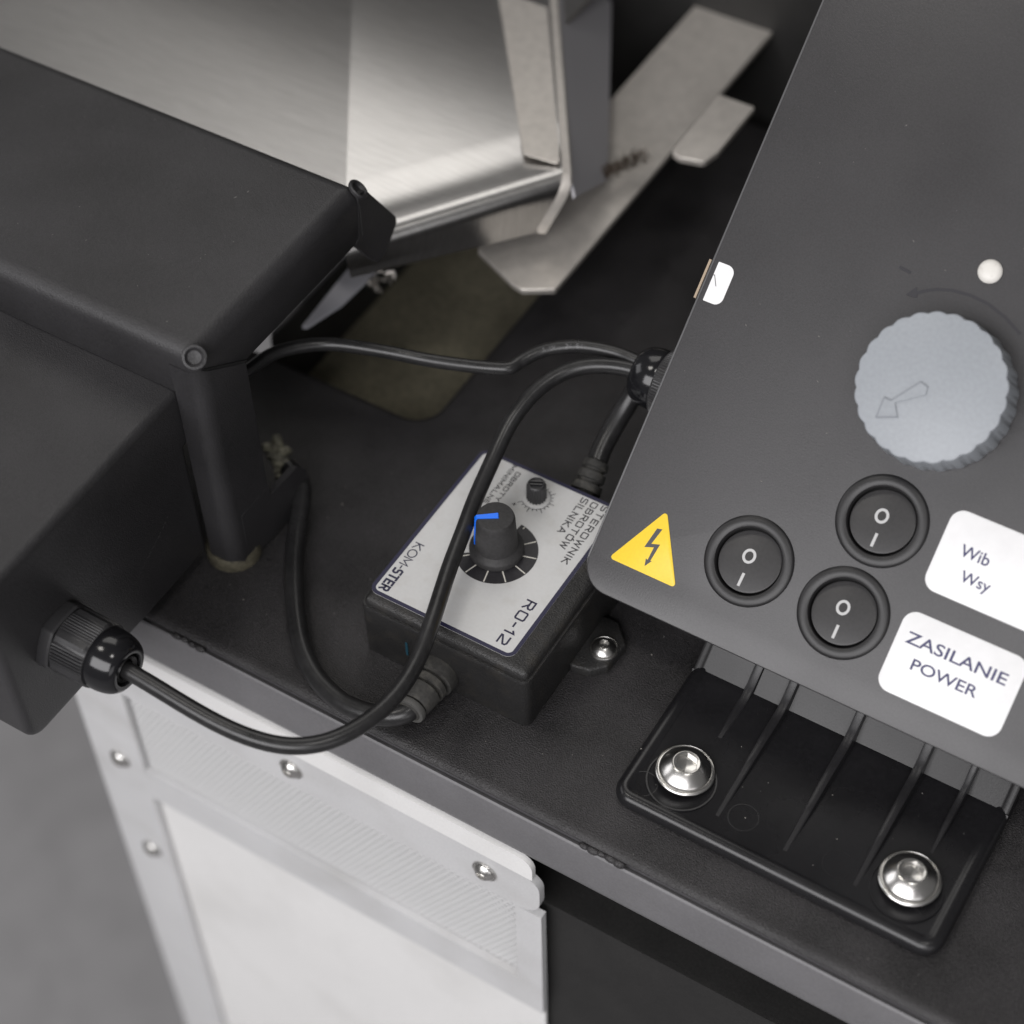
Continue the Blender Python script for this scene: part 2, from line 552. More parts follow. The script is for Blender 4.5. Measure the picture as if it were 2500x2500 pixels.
# expanded hexagonal mesh: real wire cells, nearest the post where it can be seen
hx = MB()
pitch = 2.5
rh = pitch / math.sqrt(3)
row = 0
z = -56.0
while z > -113:
    x = -157 + (pitch / 2 if row % 2 else 0)
    while x < 10:
        pts = [(x + rh * math.cos(R(90 + 60 * k)), z + rh * math.sin(R(90 + 60 * k))) for k in range(6)]
        inn = [(x + (rh - .5) * math.cos(R(90 + 60 * k)), z + (rh - .5) * math.sin(R(90 + 60 * k))) for k in range(6)]
        vs = [(a, -23.9, b) for a, b in pts] + [(a, -23.9, b) for a, b in inn] + [(a, -23.2, b) for a, b in inn]
        fs = []
        for k in range(6):
            j = (k + 1) % 6
            fs += [(k, j, 6 + j, 6 + k), (6 + k, 6 + j, 12 + j, 12 + k)]
        hx.add(vs, fs)
        x += pitch
    row += 1
    z -= rh * 1.5
obj('wire_mesh', hx, M['meshm'], gd, gorg, kind='stuff')


def bolt_mb(rf, tf, rd, hd, hexr, flange=True, n=48):
    """flanged button-head socket screw, axis +z, seat at z=0"""
    hexf = lambda r, a: r * math.cos(R(30)) / math.cos(((a + R(30)) % R(60)) - R(30))
    pr = [(rf * .97, 0), (rf, tf * .3), (rf, tf * .75), (rf * .97, tf), (rd * 1.07, tf * 1.06), (rd * 1.03, tf * .88), (rd * 1.0, tf * .9), (rd * .985, tf + hd * .14)]
    for k in range(1, 10):
        rr = rd - (rd - hexr * 1.3) * k / 9
        pr.append((rr, tf + hd * (0.12 + 1.25 * (1 - (rr / rd) ** 2))))
    top = pr[-1][1] + .02
    pr += [(hexr * 1.25, top), (hexr * 1.19, top - .05), (hexr * 1.14, top - .12 * hexr / 3.2, hexf), (hexr * 1.10, top - 2.3 * hexr / 3.2, hexf), (hexr * .5, top - 2.6 * hexr / 3.2), (0.05, top - 2.8 * hexr / 3.2)]
    return lathe(pr, n)


small = bolt_mb(4.6, 0.8, 3.9, 1.8, 1.6)


def screw(parent, loc, mbolt, m, rot=None, name='screw', org=(0, 0, 0)):
    mb = MB()
    mb.v, mb.f = list(mbolt.v), list(mbolt.f)
    o = obj(name, mb, m, parent)
    o.location = (Vector(loc) - Vector(org)) * S
    if rot:
        o.rotation_euler = rot
    return o


s0 = screw(gd, (-165.5, -27.05, -111), small, M['steel'], (R(90), 0, 0), 'screw', gorg)
for x, zz in ((-163.5, -176), (-78, -48), (-1, -47.5), (-165.5, -47)):
    c = s0.copy()
    COL.objects.link(c)
    c.location = Vector((x + 80, -0.05, zz + 400)) * S
    c.rotation_euler = (R(90), random.uniform(0, 1), 0)

# added black column at the back, darkens reflections in deck and steel
mc = thing('reflection_blocker', 'added tall black block behind the deck that darkens reflections', 'reflection blocker', (190, 385, -40))
obj('body', MB().prism([(-40, 310), (420, 310), (420, 460), (-40, 460)], 8, [(0, -40), (0, 1000)], 4), M['body'], mc, (190, 385, -40))
obj('base_block', MB().prism([(-420, 312), (-41, 312), (-41, 460), (-420, 460)], 8, [(0, -40), (0, 240)], 4), M['body'], mc, (190, 385, -40))  # lower part of the added blocker, mirrored dark in the steel

# ================================================================== HOODS (left)
hd = thing('applicator_cover', 'wide black folded sheet-metal cover on a narrow leg, upper left', 'machine cover', (-150, 45, 0))
ho = (-150, 45, 0)
bz = 5.5
hp = [(0.3, 84.6), (0, 85), (0, 105 - bz)] + [(bz * (1 - math.cos(a)), 105 - bz + bz * math.sin(a)) for a in [math.pi / 2 * k / 6 for k in range(1, 7)]]
obj('top_cover', MB().prism([(-420, 2.8), (-114.3, 2.8), (-114.3, 91), (-420, 91)], 4.6, hp, 8), M['hood'], hd, ho)
# leg: bent angle running down from the corner, with a toe at its foot
lo = outline([(-124.9, 2.6), (-114.0, 2.6), (-114.0, 24), (-116, 24), (-116, 4.6), (-124.9, 4.6)], [0.3, 6.5, 0.3, 0.3, 4.5, 0.3], 0, 10)


def legz(x, y, top):
    if top:
        return 97.0 - max(0, (y - 5.0)) * 0.68 if x > -118.5 else 97.0
    return 6.6 - min(1, max(0, (y - 4.6) / 6)) * 5.2


obj('leg', MB().rings([[(x, y, legz(x, y, t)) for x, y in lo] for t in (False, True)]), M['hood'], hd, ho)
tl = outline([(9, 2.2), (30, 1.4), (40.4, 1.0), (44.6, 4.6), (43.4, 15.2), (39.4, 20.8), (24.0, 21.2), (23.9, 26), (9, 26)], [1, 2, 2.5, 2.5, 2.5, 2, 0.5, .5, .5], 0, 4)
obj('toe', MB().rings([[(x, y, zz) for y, zz in tl] for x in (-116.1, -113.85)]), M['hood'], hd, ho)
# slit between flange and leg, relief holes at the corners
sl = [(5.2, 97.3), (6.4, 97.2), (24.2, 85.2), (24.2, 84.4), (23.6, 84.4)]
obj('relief_slit', MB().rings([[(x, y, zz) for y, zz in sl] for x in (-116, -113.9)]), M['gap'], hd, ho)


def relief(c, nrm, r):
    mb = lathe([(r, -.8), (r * 1.06, 0.1), (r * .98, .55), (r * .80, .62), (r * .66, .2), (r * .55, -.5), (.1, -.7)], 32)
    q = Vector((0, 0, 1)).rotation_difference(Vector(nrm)).to_matrix()
    return mb.map(lambda p: q @ p + Vector(c))


obj('relief_hole', relief((-115.2, 4.0, 103.6), (0.75, -0.75, 1.0), 3.7), M['hood'], hd, ho)
obj('relief_hole', relief((-115.4, 90.0, 103.4), (0.75, 0.55, 1.0), 3.5), M['hood'], hd, ho)
# rear tab folded outward at the back corner
tb = outline([(86, 86), (83.7, 84.9), (94.0, 68.8), (99.2, 68.8), (107.0, 77.0), (106.4, 80.0), (92.2, 101.8), (88, 103.5)], [.5, .5, 3, 3, 2, 2, 2, 1], 0, 5)
obj('rear_tab', MB().rings([[(x, y, zz) for y, zz in tb] for x in (-116.4, -114.1)]), M['hood'], hd, ho)
tabl = MB().box(-114.12, -114.02, 88.0, 88.25, 86, 99)
obj('bend_line', tabl, mat('pale_bend_grey', (0.06, 0.06, 0.06), .5), hd, ho)  # thin paler line drawn down the tab

mh = thing('motor_housing', 'black box housing with a cable gland, below the wide cover at far left', 'machine housing', (-180, -40, 8))
mo = (-180, -40, 8)
bz = 2.6
yy = outline([(-87.5, 9), (2.4, 9), (2.4, 85), (-87.5, 85)], [7, 1, .5, 3], 0, 6)
prof = [(bz * (1 - math.sin(a)), -125 - bz * (1 - math.cos(a))) for a in [math.pi / 2 * k / 5 for k in range(5, -1, -1)]]
rgs = []
for x, ins in [(-300, 0)] + [(-125 - bz * (1 - math.sin(math.pi / 2 * k / 5)), bz * (1 - math.cos(math.pi / 2 * k / 5))) for k in range(0, 6)]:
    rgs.append([(x, a, b) for a, b in outline([(-87.5, 9), (2.4, 9), (2.4, 60), (30, 60), (30, 84.4), (2.4, 84.4), (-87.5, 82.3)], [7, 1, .1, .1, 1, .1, 5], ins, 6)])
obj('housing', MB().rings(rgs), M['hood'], mh, mo)
sc_ = MB()
for k in range(26):
    y = -50 + k * 1.5
    zc = 17.5 + k * 0.92 + random.uniform(-.25, .25)
    sc_.box(-124.99, -124.96, y, y + random.uniform(.6, 1.6), zc, zc + random.uniform(.1, .3))
obj('scratch', sc_, mat('scratch_grey', (0.055, 0.054, 0.055), 0.5), mh, mo, kind='stuff')


def gland(parent, c, axis, r, body_len, m1, m2, org, ribs=False, knurl=0):
    """cable gland at c along axis"""
    q = Vector((0, 0, 1)).rotation_difference(Vector(axis).normalized()).to_matrix()
    tr = lambda p: q @ p + Vector(c)
    hexr = lambda f: (lambda rr, a: rr * (1 - f + f * math.cos(R(30)) / math.cos(((a + R(30)) % R(60)) - R(30)) * 1.06))

    def ribbed(rr, a):
        g_ = (a + R(30)) / R(60)
        t = g_ % 1.0
        base = rr * (1 - .5 + .5 * math.cos(R(30)) / math.cos(((a + R(30)) % R(60)) - R(30)) * 1.06)
        if 0.2 < t < 0.8 and int(g_) % 2 == 0:
            base += 0.34 * (1 if math.sin((t - .2) / .6 * 2 * math.pi * 6) > 0 else -1)
        elif 0.2 < t < 0.8:
            base += 0.10 * (1 if math.sin((t - .2) / .6 * 2 * math.pi * 7) > 0 else -1)
        return base

    def kn(rr, a):
        return rr + 0.14 * (1 if math.sin(a * knurl) > 0 else -1)
    g = obj('cable_gland', lathe([(r * 1.06, 0, hexr(.55)), (r * 1.08, .5, hexr(.55)), (r * 1.08, 3.6, hexr(.55)), (r * 1.03, 4.2, hexr(.55)), (r * .6, 4.3)], 144).map(tr), m2, parent, org)
    f = kn if knurl else ribbed
    L = body_len
    obj('gland_nut', lathe([(r * .7, 4.4), (r * .99, 4.4), (r * 1.03, 5.0, f), (r * 1.02, L * .60, f), (r * .97, L * .63), (r * .7, L * .635)], 432).map(tr), m2, g, org, sharp=30)
    obj('gland_dome', lathe([(r * .7, L * .60), (r * .88, L * .605), (r * .93, L * .64), (r * .94, L * .69)]
                            + [(r * .94 - (r * .94 - r * .60) * (1 - math.cos(math.pi / 2 * k / 8)), L * .69 + L * .31 * math.sin(math.pi / 2 * k / 8)) for k in range(1, 9)]
                            + [(r * .52, L * .995), (r * .47, L * .96), (r * .45, L * .7)], 96).map(tr), m1, g, org)
    obj('seal', lathe([(r * .46, L * .75), (r * .44, L * .96), (r * .40, L * .985), (r * .30, L * .95), (r * .27, L * .8)], 48).map(tr), M['cable'], g, org)
    return g


gland(mh, (-125, -64.5, 40), (1, 0.0, 0.0), 10.6, 26, M['gland'], M['gland_matt'], mo)

# dusty post under the leg, dried glue beside it
pst = obj('post', lathe([(9.2, 0), (9.4, .6), (9.4, 5), (9.0, 5.8), (8, 6)], 48, -122.5, 11.3), M['post'], org=(-122.5, 11.3, 0))
tag(pst, 'round dusty brass-coloured spacer under the foot of the cover leg', 'spacer')
gm = MB()
for k in range(70):
    t = random.random()
    cx, cy = -141 + t * 14 + random.uniform(-2.5, 2.5), 58 - t * 10 + random.uniform(-3, 3)
    r = random.uniform(.6, 2.0)
    rings = []
    for j in range(6):
        a = math.pi * (j + .03) / 5.06
        rings.append([(cx + r * math.sin(a) * math.cos(q) * random.uniform(.7, 1.2), cy + r * math.sin(a) * math.sin(q) * random.uniform(.7, 1.2), r * .25 + .75 * r * math.cos(a)) for q in [2 * math.pi * p / 8 for p in range(8)]])
    gm.rings(rings)
g_ = obj('dried_glue', gm, M['glue'], org=(-134, 52, 0), sharp=25, kind='stuff')
tag(g_, 'crumbly dried glue on the deck behind the cover leg', 'glue')

# ================================================================== STEEL PARTS (top middle)
st = thing('peel_plate', 'folded brushed stainless steel plate next to the back corner of the wide cover', 'steel plate', (-110, 170, 45))
so = (-110, 170, 45)
# upper facet, dipped to reflect a dark band, with rolled fold, vertical front below it (swept along the fold line)
a0, a1 = Vector((-129.4, 96.6, 0)), Vector((-83.3, 163.7, 0))
b0_, b1_ = Vector((-134.0, 104.0, 0)), Vector((-90.0, 156.1, 0))
inn = Vector((-.55, .84, 0)).normalized()
sec = [(230, 85.0, 0), (34, 84.9, 0), (28, 84.3, 0), (22, 83.4, 0), (15, 83.5, 0), (8.0, 84.6, 0), (5.2, 84.5, 0), (3.2, 83.7, .02), (1.8, 82.5, .05), (.8, 80.8, .1), (.3, 79, .2), (0.1, 77.0, .32), (-.1, 71, .65), (-.2, 65.6, .97), (-.6, 64.6, 1), (0, 63.6, 1), (1.6, 64.4, 1), (1.6, 71, .65), (2.4, 77, .32), (3.2, 80.6, .1), (5, 81.9, 0), (14, 81.9, 0), (230, 83.0, 0)]
sec = [(u_, z_ - 19.0, t_) for u_, z_, t_ in sec]
rg = []
for qa, qb in ((a0, b0_), (a1, b1_)):
    rg.append([tuple(qa.lerp(qb, t_) + inn * u_ + Vector((0, 0, z_))) for u_, z_, t_ in sec])
obj('folded_plate', MB().rings(rg), M['brushed'], st, so, sharp=50)
obj('side_sheet', MB().box(-420, -131, 105, 300, 59.6, 61.4), M['brushed'], st, so)
# pale bevelled edge running down the right-hand end of the plate and its slanted front
path_ = [(150, 66.4, 0), (4.5, 66.3, 0), (1.6, 64.2, .03), (.2, 59.6, .22), (0, 57, .36), (-.2, 46.4, .96)]
ed = MB()
ou = Vector((.83, .50, -.15)).normalized()
rgs_ = []
for u_, z_, t_ in path_:
    q = a1.lerp(b1_, t_) + inn * u_ + Vector((0, 0, z_))
    wdt = 3.4
    rgs_.append([tuple(q + ou * .05 + Vector((0, 0, .3))), tuple(q + ou * (wdt - .6) + Vector((0, 0, .1))), tuple(q + ou * wdt + Vector((0, 0, -.7))), tuple(q + ou * (wdt - .5) + Vector((0, 0, -1.8))), tuple(q + ou * .05 + Vector((0, 0, -1.9)))])
obj('bevelled_edge', ed.rings(rgs_), M['satin'], st, so)
sw = MB()
w0 = [a1 + inn * u_ + ou * 3.4 + Vector((0, 0, z_)) for u_, z_ in ((2.5, 63.0), (30, 65.0), (150, 65.0))]
w1 = [Vector((-78.8, 164.5, 60)), Vector((-83.5, 196, 42)), Vector((-135, 290, 42))]
sw.rings([[tuple(p), tuple(p + Vector((-.8, -.6, -1.2)))] + [tuple(q + Vector((-.8, -.6, -1.2))), tuple(q)] for p, q in zip(w0, w1)])
obj('side_wall', sw, mat('matt_steel', (0.34, 0.335, 0.355), .5, metal=.1, bump=.1), st, so)
obj('bright_strip', MB().prism([(-102, 168), (-88.2, 169.5), (-96, 181.5), (-138, 245), (-160, 245)], 1, [(0, 66.4), (0, 67.0)], 3), M['satin'], st, so)  # paler strip laid on for the bright patch of the plate

br = obj('steel_bracket', MB().prism([(-109, 160), (-109, 146.3), (-89.2, 137.6), (-84.3, 136.4), (-74.2, 142.6), (-74.2, 330), (-109, 330)], [1, 2, 3, 3, 1.2, 1, 1], [(0.1, 33.6), (0, 33.8), (0, 35.7), (0.25, 36)], 5), M['satin'], org=(-91, 200, 34))
tag(br, 'flat satin steel bracket with a clipped tip pointing towards the black controller', 'bracket')
tbm = obj('steel_tab', MB().prism([(-64.3, 245), (-64.0, 207.8), (-60, 206.4), (-51.2, 208.6), (-49.4, 216), (-49.4, 245)], [1, 2, 1, 2, 1, 1], [(.1, 52.5), (0, 52.7), (0, 54.8), (.2, 55)], 5), M['satin'], org=(-57, 225, 53))
tag(tbm, 'small steel tab above the top left edge of the control panel', 'tab')
bm_ = MB()
for k in range(420):
    t = random.random()
    b0 = Vector((-85.5 + 8 * t, 195 + 18 * t, 43)) + Vector((random.uniform(-2.2, 2.2), random.uniform(-1.5, 1.5), random.uniform(-1, 3)))
    d = Vector((random.uniform(-1, 1), random.uniform(-1, 1), random.uniform(-.3, 1))).normalized() * random.uniform(1.5, 4)
    sd = d.cross(Vector((.3, .2, 1))).normalized() * .22
    bm_.add([b0 - sd, b0 + sd, b0 + d], [(0, 1, 2)])
bs = obj('bristle_strip', bm_, M['bristle'], org=(-81, 204, 43), kind='stuff')
tag(bs, 'scruffy brown bristle strip beside the steel bracket at the top', 'brush')

# guide blade, rail and white sliver and foil pieces seen in the slot between cover and steel
bl = obj('paper_guide', MB().rings([[(-144.8, 87.5, z_), (-143.2, 88.2, z_), (-139, 104, z_), (-137.5, 132, z_), (-148.5, 137, z_), (-147.2, 118, z_)] for z_ in (28.6, 30)]), mat('pale_blade_paint', (0.50, 0.50, 0.54), .4), org=(-143, 110, 29))
tag(bl, 'tapering pale grey guide beneath the right edge of the wide cover', 'guide')
rl = thing('guide_rail', 'dark rail with its lit top edge coloured as a thin grey line beside the tapering blade, in the slot', 'rail', (-165, 150, -30))
obj('rail_body', MB().prism([(-173.4, 102.5), (-170.0, 97.5), (-170.0, 298), (-173.4, 298)], .5, [(0, -33.8), (0, -.6), (.3, .2)], 3), M['body'], rl, (-165, 150, -30))
obj('rail_lit_edge', MB().prism([(-173.2, 104.5), (-171.4, 102.0), (-171.4, 150), (-173.2, 150)], .2, [(0, .2), (0, .45)], 3), M['lip'], rl, (-165, 150, -30))  # grey strip: light on the rail's top edge put into colour
pp = obj('bright_sliver', MB().rings([[(x, 90.0, 4), (x, 93.4, -1), (x, 97.0, 2.2), (x, 99.5, 8), (x, 100.5, 14), (x, 93, 16)] for x in (-174.8, -174.3)]), mat('sliver_white', (0.88, 0.88, 0.86), 0.7), org=(-174.5, 95, 6))  # added white strip in place of the bright background through the gap
tag(pp, 'small white strip standing in for the bright background below the right edge of the cover', 'stand-in strip')
fo = MB()
for k in range(26):
    c0 = Vector((-133.5 + random.uniform(-2.5, 2.5), 121 + random.uniform(-5, 5), 30 + random.uniform(-2, 2)))
    a, b = [Vector((random.uniform(-1, 1), random.uniform(-1, 1), random.uniform(-1, 1))).normalized() * random.uniform(1.2, 3) for _ in range(2)]
    fo.add([c0, c0 + a, c0 + a + b, c0 + b], [(0, 1, 2, 3)])
fo_ = obj('crumpled_foil', fo, M['satin'], org=(-133, 121, 30), sharp=5, kind='stuff')
tag(fo_, 'crumpled pale scraps of foil under the steel plate edge', 'foil')

# ================================================================== SPEED CONTROLLER
sp = thing('speed_controller', 'small black box with a silver label, blue-marked knob and trimmer knob on the deck', 'motor controller', (-31, 37.5, 0))
po = (-31, 37.5, 0)
bc = [(-62, 0), (0, 0), (0, 75), (-62, 75)]
obj('case', MB().prism(bc, 3.0, [(.7, 0.0), (.35, .5), (.05, 22.2), (0, 23.2), (0.3, 24.0)], 7), M['abs'], sp, po)
obj('lid', MB().prism(bc, 3.0, [(2.2, 23.5), (1.5, 23.8), (1.1, 24.2), (1.2, 25.6), (1.7, 26.4), (2.6, 26.9), (3.6, 27.0)], 7), M['abs'], sp, po)
for x0, x1 in ((-60, -51), (-27.5, -14.5)):
    obj('recess_shade', MB().prism([(x0, 1.5), (x1, 1.5), (x1, 12.3), (x0, 12.3)], 0.8, [(0, 0), (0.05, .12)], 3).map(lambda p: Vector((p.x, .86 - (p.y * 0.039) - p.z, p.y))), M['abs_smooth'], sp, po)  # thin darker plate for the shade of a shallow recess
# mounting ear with its screw
obj('mounting_ear', MB().prism([(-1, 25.5), (6.5, 27.2), (10.6, 31.5), (11.4, 42), (5.0, 48.5), (-1, 48.5)], 1.5, [(0, .05), (0, 3.2), (.3, 3.6), (.8, 3.8)], 4), M['abs'], sp, po)
earb = bolt_mb(4.8, 0.8, 4.1, 1.7, 1.4)
screw(sp, (6.2, 36.6, 3.8), earb, M['steel'], (0, 0, .4), 'ear_screw', po)
# face label with its print
lc = [(-61.0, 4.2), (-8.0, 4.2), (-8.0, 73.2), (-61.0, 73.2)]
fb = obj('face_label', MB().prism(lc, 3.2, [(0, 27.0), (0, 27.14)], 8), M['label'], sp, po)
bo = outline(lc, 3.2, 0.0, 8)
bi = outline(lc, 3.2, 1.35, 8)
n_ = len(bo)
flat('border_print', MB().add([(x, y, 27.16) for x, y in bo] + [(x, y, 27.16) for x, y in bi], [(i, (i + 1) % n_, n_ + (i + 1) % n_, n_ + i) for i in range(n_)]), M['navy'], fb, po)
zt = 27.17
dn = (0, -1)
flat('lettering', text_strokes('KOM-', (-58.3, 27.9), dn, 2.9, 11.4, .42, zt, rnd=True, gap=.22), M['navy'], fb, po)
flat('lettering', text_strokes('STER', (-58.3, 15.8), dn, 2.9, 9.0, .74, zt, gap=.42), M['navy'], fb, po)
flat('lettering', text_strokes('RO-12', (-15.6, 26.2), dn, 3.1, 18.4, .62, zt, gap=.40), M['navy'], fb, po)
flat('lettering', text_strokes('STEROWNIK', (-14.2, 71.4), dn, 2.0, 26.8, .42, zt, gap=.36), M['ink'], fb, po)
flat('lettering', text_strokes('OBROTÓW', (-17.9, 71.0), dn, 2.0, 21.4, .42, zt, gap=.36), M['ink'], fb, po)
flat('lettering', text_strokes('SILNIKA', (-21.6, 71.0), dn, 2.1, 16.3, .42, zt, gap=.36), M['ink'], fb, po)
flat('lettering', text_strokes('OBROTY', (-45.9, 69.6), dn, 1.45, 13.8, .34, zt, gap=.34), M['ink'], fb, po)
flat('lettering', text_strokes('MINIMALNE', (-48.6, 71.6), dn, 1.4, 18.6, .34, zt, gap=.34), M['ink'], fb, po)
# speed dial: black sector with ivory ticks
kc = (-34.2, 38.0)
sec_ = [(kc[0], kc[1], zt - .005)] + [(kc[0] + 13.3 * math.cos(R(a)), kc[1] + 13.3 * math.sin(R(a)), zt - .005) for a in range(-145, 87, 2)]
flat('dial_print', MB().add(sec_, [(0, i, i + 1) for i in range(1, len(sec_) - 1)]), M['dial'], fb, po)
tk = MB()
for k in range(8):
    a = R(78 - 31 * k)
    d = Vector((math.cos(a), math.sin(a)))
    c0 = Vector(kc)
    ribbon(tk, [c0 + d * (12.2 if k == 0 else 8.0), c0 + d * 13.0], .42, zt + .004)
flat('dial_ticks', tk, M['tick'], fb, po)
tc_ = (-34.5, 63.2)
tk = MB()
for k in range(19):
    a = R(-134 + 15 * k)
    d = Vector((math.cos(a), math.sin(a)))
    ribbon(tk, [Vector(tc_) + d * 4.75, Vector(tc_) + d * (6.5 if k % 3 == 0 else 5.6)], .26, zt)
ribbon(tk, [Vector(tc_) + Vector((math.cos(R(a)), math.sin(R(a)))) * 4.75 for a in range(-134, 137, 6)], .2, zt + .004)
ribbon(tk, [(-40.2, 57.2), (-38.8, 57.6)], .3, zt)
ribbon(tk, [(-39.3, 56.7), (-39.7, 58.1)], .3, zt + .004)
flat('scale_print', tk, M['ink'], fb, po)
# main knob
kb = obj('speed_knob', lathe([(8.2, 27.3), (8.75, 27.5), (8.8, 29.4), (8.55, 29.9), (7.6, 30.6), (6.95, 31.1), (6.85, 32.0), (6.25, 43.0), (6.05, 43.9), (5.8, 44.4), (5.2, 44.5)], 72, *kc), M['knob'], sp, po)
pm = MB()
d = Vector((math.cos(R(215)), math.sin(R(215))))
p_ = Vector((-d.y, d.x))
hw = .74
ring = []
for u_, z_ in ((-0.9, 44.56), (5.9, 44.56), (6.5, 43.9), (7.12, 33.2), (7.16, 32.2)):
    ring.append((u_, z_))
for sgn in (0, ):
    rr_ = []
    for u_, z_ in ring:
        w_ = hw if u_ > 5.8 else hw + (6 - u_) * .05
        q = Vector(kc) + d * u_
        e = d if u_ > 6.2 else Vector((0, 0))
        rr_.append([(q.x + p_.x * w_, q.y + p_.y * w_, z_ + (0.2 if u_ < 6.2 else 0)), (q.x - p_.x * w_, q.y - p_.y * w_, z_ + (0.2 if u_ < 6.2 else 0)), (q.x - p_.x * w_ - d.x * .5, q.y - p_.y * w_ - d.y * .5, z_ - .5), (q.x + p_.x * w_ - d.x * .5, q.y + p_.y * w_ - d.y * .5, z_ - .5)])
    pm.rings(rr_)
obj('pointer', pm, M['blue'], kb, po)
# trimmer knob, fluted with a screwdriver slot
flu = lambda r, a: r + .2 * math.cos(a * 18)
tr_ = obj('trimmer_knob', lathe([(3.15, 27.3), (3.2, 27.4, flu), (3.1, 33.4, flu), (2.95, 34.2), (2.6, 34.6), (2.3, 34.65), (2.1, 34.3), (1.8, 34.2)], 144, *tc_), M['gland_matt'], sp, po)
obj('collar', lathe([(4.3, 27.12), (4.3, 27.5), (4.0, 27.7), (3.3, 27.7)], 48, *tc_), M['label'], tr_, po)
slm = MB()
for s_ in (-1, 1):
    slm.box(-2.0, 2.0, .45 * s_ - (.35 if s_ < 0 else 0), .45 * s_ + (.35 if s_ > 0 else 0), 34.0, 35.0)
slm.map(lambda p: Vector((tc_[0] + p.x * math.cos(.45) - p.y * math.sin(.45), tc_[1] + p.x * math.sin(.45) + p.y * math.cos(.45), p.z)))
obj('slot_rim', slm, M['gland'], tr_, po)


def strain_relief(c, axis, upv, segs, m, name='strain_relief'):
    """ribbed rubber boot: list of (distance, radius)"""
    ax = Vector(axis).normalized()
    q = Vector((0, 0, 1)).rotation_difference(ax).to_matrix()
    return lathe([(r, d) for d, r in segs], 40).map(lambda p: q @ p + Vector(c))


boot = [(-.6, 5.4), (0, 7.0), (1.2, 7.4), (4.6, 7.0), (4.9, 5.2), (5.9, 5.1), (6.2, 6.4), (8.0, 6.2), (8.3, 4.7), (9.3, 4.6), (9.6, 5.9), (14.5, 5.3), (15.4, 4.8), (15.6, 3.6), (16.4, 3.4), (16.6, 4.6), (18.0, 4.3), (18.6, 3.2)]
obj('strain_relief', strain_relief((-33.0, 0.6, 8.2), (0.02, -1, 0.0), None, boot, M['relief']), M['relief'], sp, po)
rr_m = strain_relief((-33.0, 0.6, 8.2), (0.02, -1, 0.0), None, [(16.2, 3.6), (16.2, 5.0), (17.2, 5.3), (18.2, 5.0), (18.2, 3.4)], None)
obj('relief_ring', rr_m, mat('dusty_grey_rubber', (0.09, 0.088, 0.084), .6), sp, po)
obj('paint_smear', MB().box(-45.2, -44.3, -.02, .2, 8.5, 15.0), mat('teal_smear', (0.01, 0.05, 0.075), .5), sp, po)
boot2 = [(d_, r_ * 1.25) for d_, r_ in [(-.5, 3.5), (0, 4.6), (2.2, 4.4), (2.4, 3.2), (3.6, 3.2), (3.8, 4.2), (6.4, 4.0), (6.6, 3.0), (7.8, 3.0), (8.0, 3.8), (10.6, 3.7), (10.8, 2.8), (12, 2.8), (12.2, 3.5), (14.4, 3.3), (15, 2.5)]]
obj('strain_relief', strain_relief((-24.5, 75.0, 19), (-0.10, 1, 0.55), None, boot2, M['relief']), M['relief'], sp, po)

# ================================================================== PANEL FOOT
ft = thing('panel_foot', 'glossy black ribbed plastic foot bolted to the deck below the control panel', 'mounting foot', (87, 20, 0))
fo2 = (87, 20, 0)
al = R(40)
TH = 5.0
obj('base', MB().prism([(34, -9.7), (141, -9.7), (141, 53), (34, 53)], [6.5, 6.5, .6, .6], [(1.0, 0.02), (.25, .7), (0, 1.8), (.15, 3.0), (.8, 4.2), (1.9, 4.95), (3.0, 5.1), (4.0, 4.9), (4.7, 4.5)], 10), M['gloss'], ft, fo2, sharp=40)
wp = [(43.0, 3.0), (43.6, 4.1), (44.0, 4.45), (44.3, 4.70)]
L = 46
wp += [(45.0 + L * math.cos(al), 5.3 + L * math.sin(al)), (48.2 + L * math.cos(al), 1.6 + L * math.sin(al)), (48.2, 1.6)]
ws_ = []
for x, ins in ((34.4, 1.4), (34.6, .5), (35.3, 0.05), (36.2, 0), (37.0, .35), (37.6, .6)):
    ws_.append((x, ins))
ws_ += [(175 - x, i) for x, i in reversed(ws_)]
nv = Vector((-math.sin(al), math.cos(al)))
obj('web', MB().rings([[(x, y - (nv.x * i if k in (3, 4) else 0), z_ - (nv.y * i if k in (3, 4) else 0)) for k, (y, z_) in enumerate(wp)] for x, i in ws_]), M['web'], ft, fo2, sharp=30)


def rib(x, y0, hgt, w0, top=20.0):
    """curved stiffening rib from the plate up onto the slope"""
    path = []
    for k in range(9):
        t = k / 8
        path.append((y0 + (38 - y0) * t, 4.45 + hgt * min(1, t * 1.4)))
    path += [(42, 4.6 + hgt * 1.05), (46, 6.6 + hgt * 1.1), (50, 9.7 + hgt * 1.1)]
    for k in (1, 2, 3, 4):
        s_ = k * 5
        path.append((50 + s_ * math.cos(al), 9.7 + hgt * 1.1 + s_ * math.sin(al)))
    rgs_ = []
    for i, (y, z_) in enumerate(path):
        hh = z_
        base = 4.2 if y < 44 else 4.6 + (y - 45) * math.tan(al) - .2
        ww = w0 * (0.75 + .35 * min(1, i / 8))
        rgs_.append([(x - ww, y, base), (x - ww * .8, y, hh - .25), (x - ww * .5, y, hh), (x + ww * .5, y, hh), (x + ww * .8, y, hh - .25), (x + ww, y, base)])
    return MB().rings(rgs_)


for i, (x, y0, hg, w0) in enumerate(((66.0, -0.6, 2.4, 1.5), (88.6, -1.0, 2.6, 1.55), (111.2, -1.0, 2.6, 1.55), (126.0, 20.5, 1.7, 1.1), (53.8, 24.0, .5, 1.5))):
    obj('rib', rib(x, y0, hg, w0), M['ribm'], ft, fo2, sharp=30)
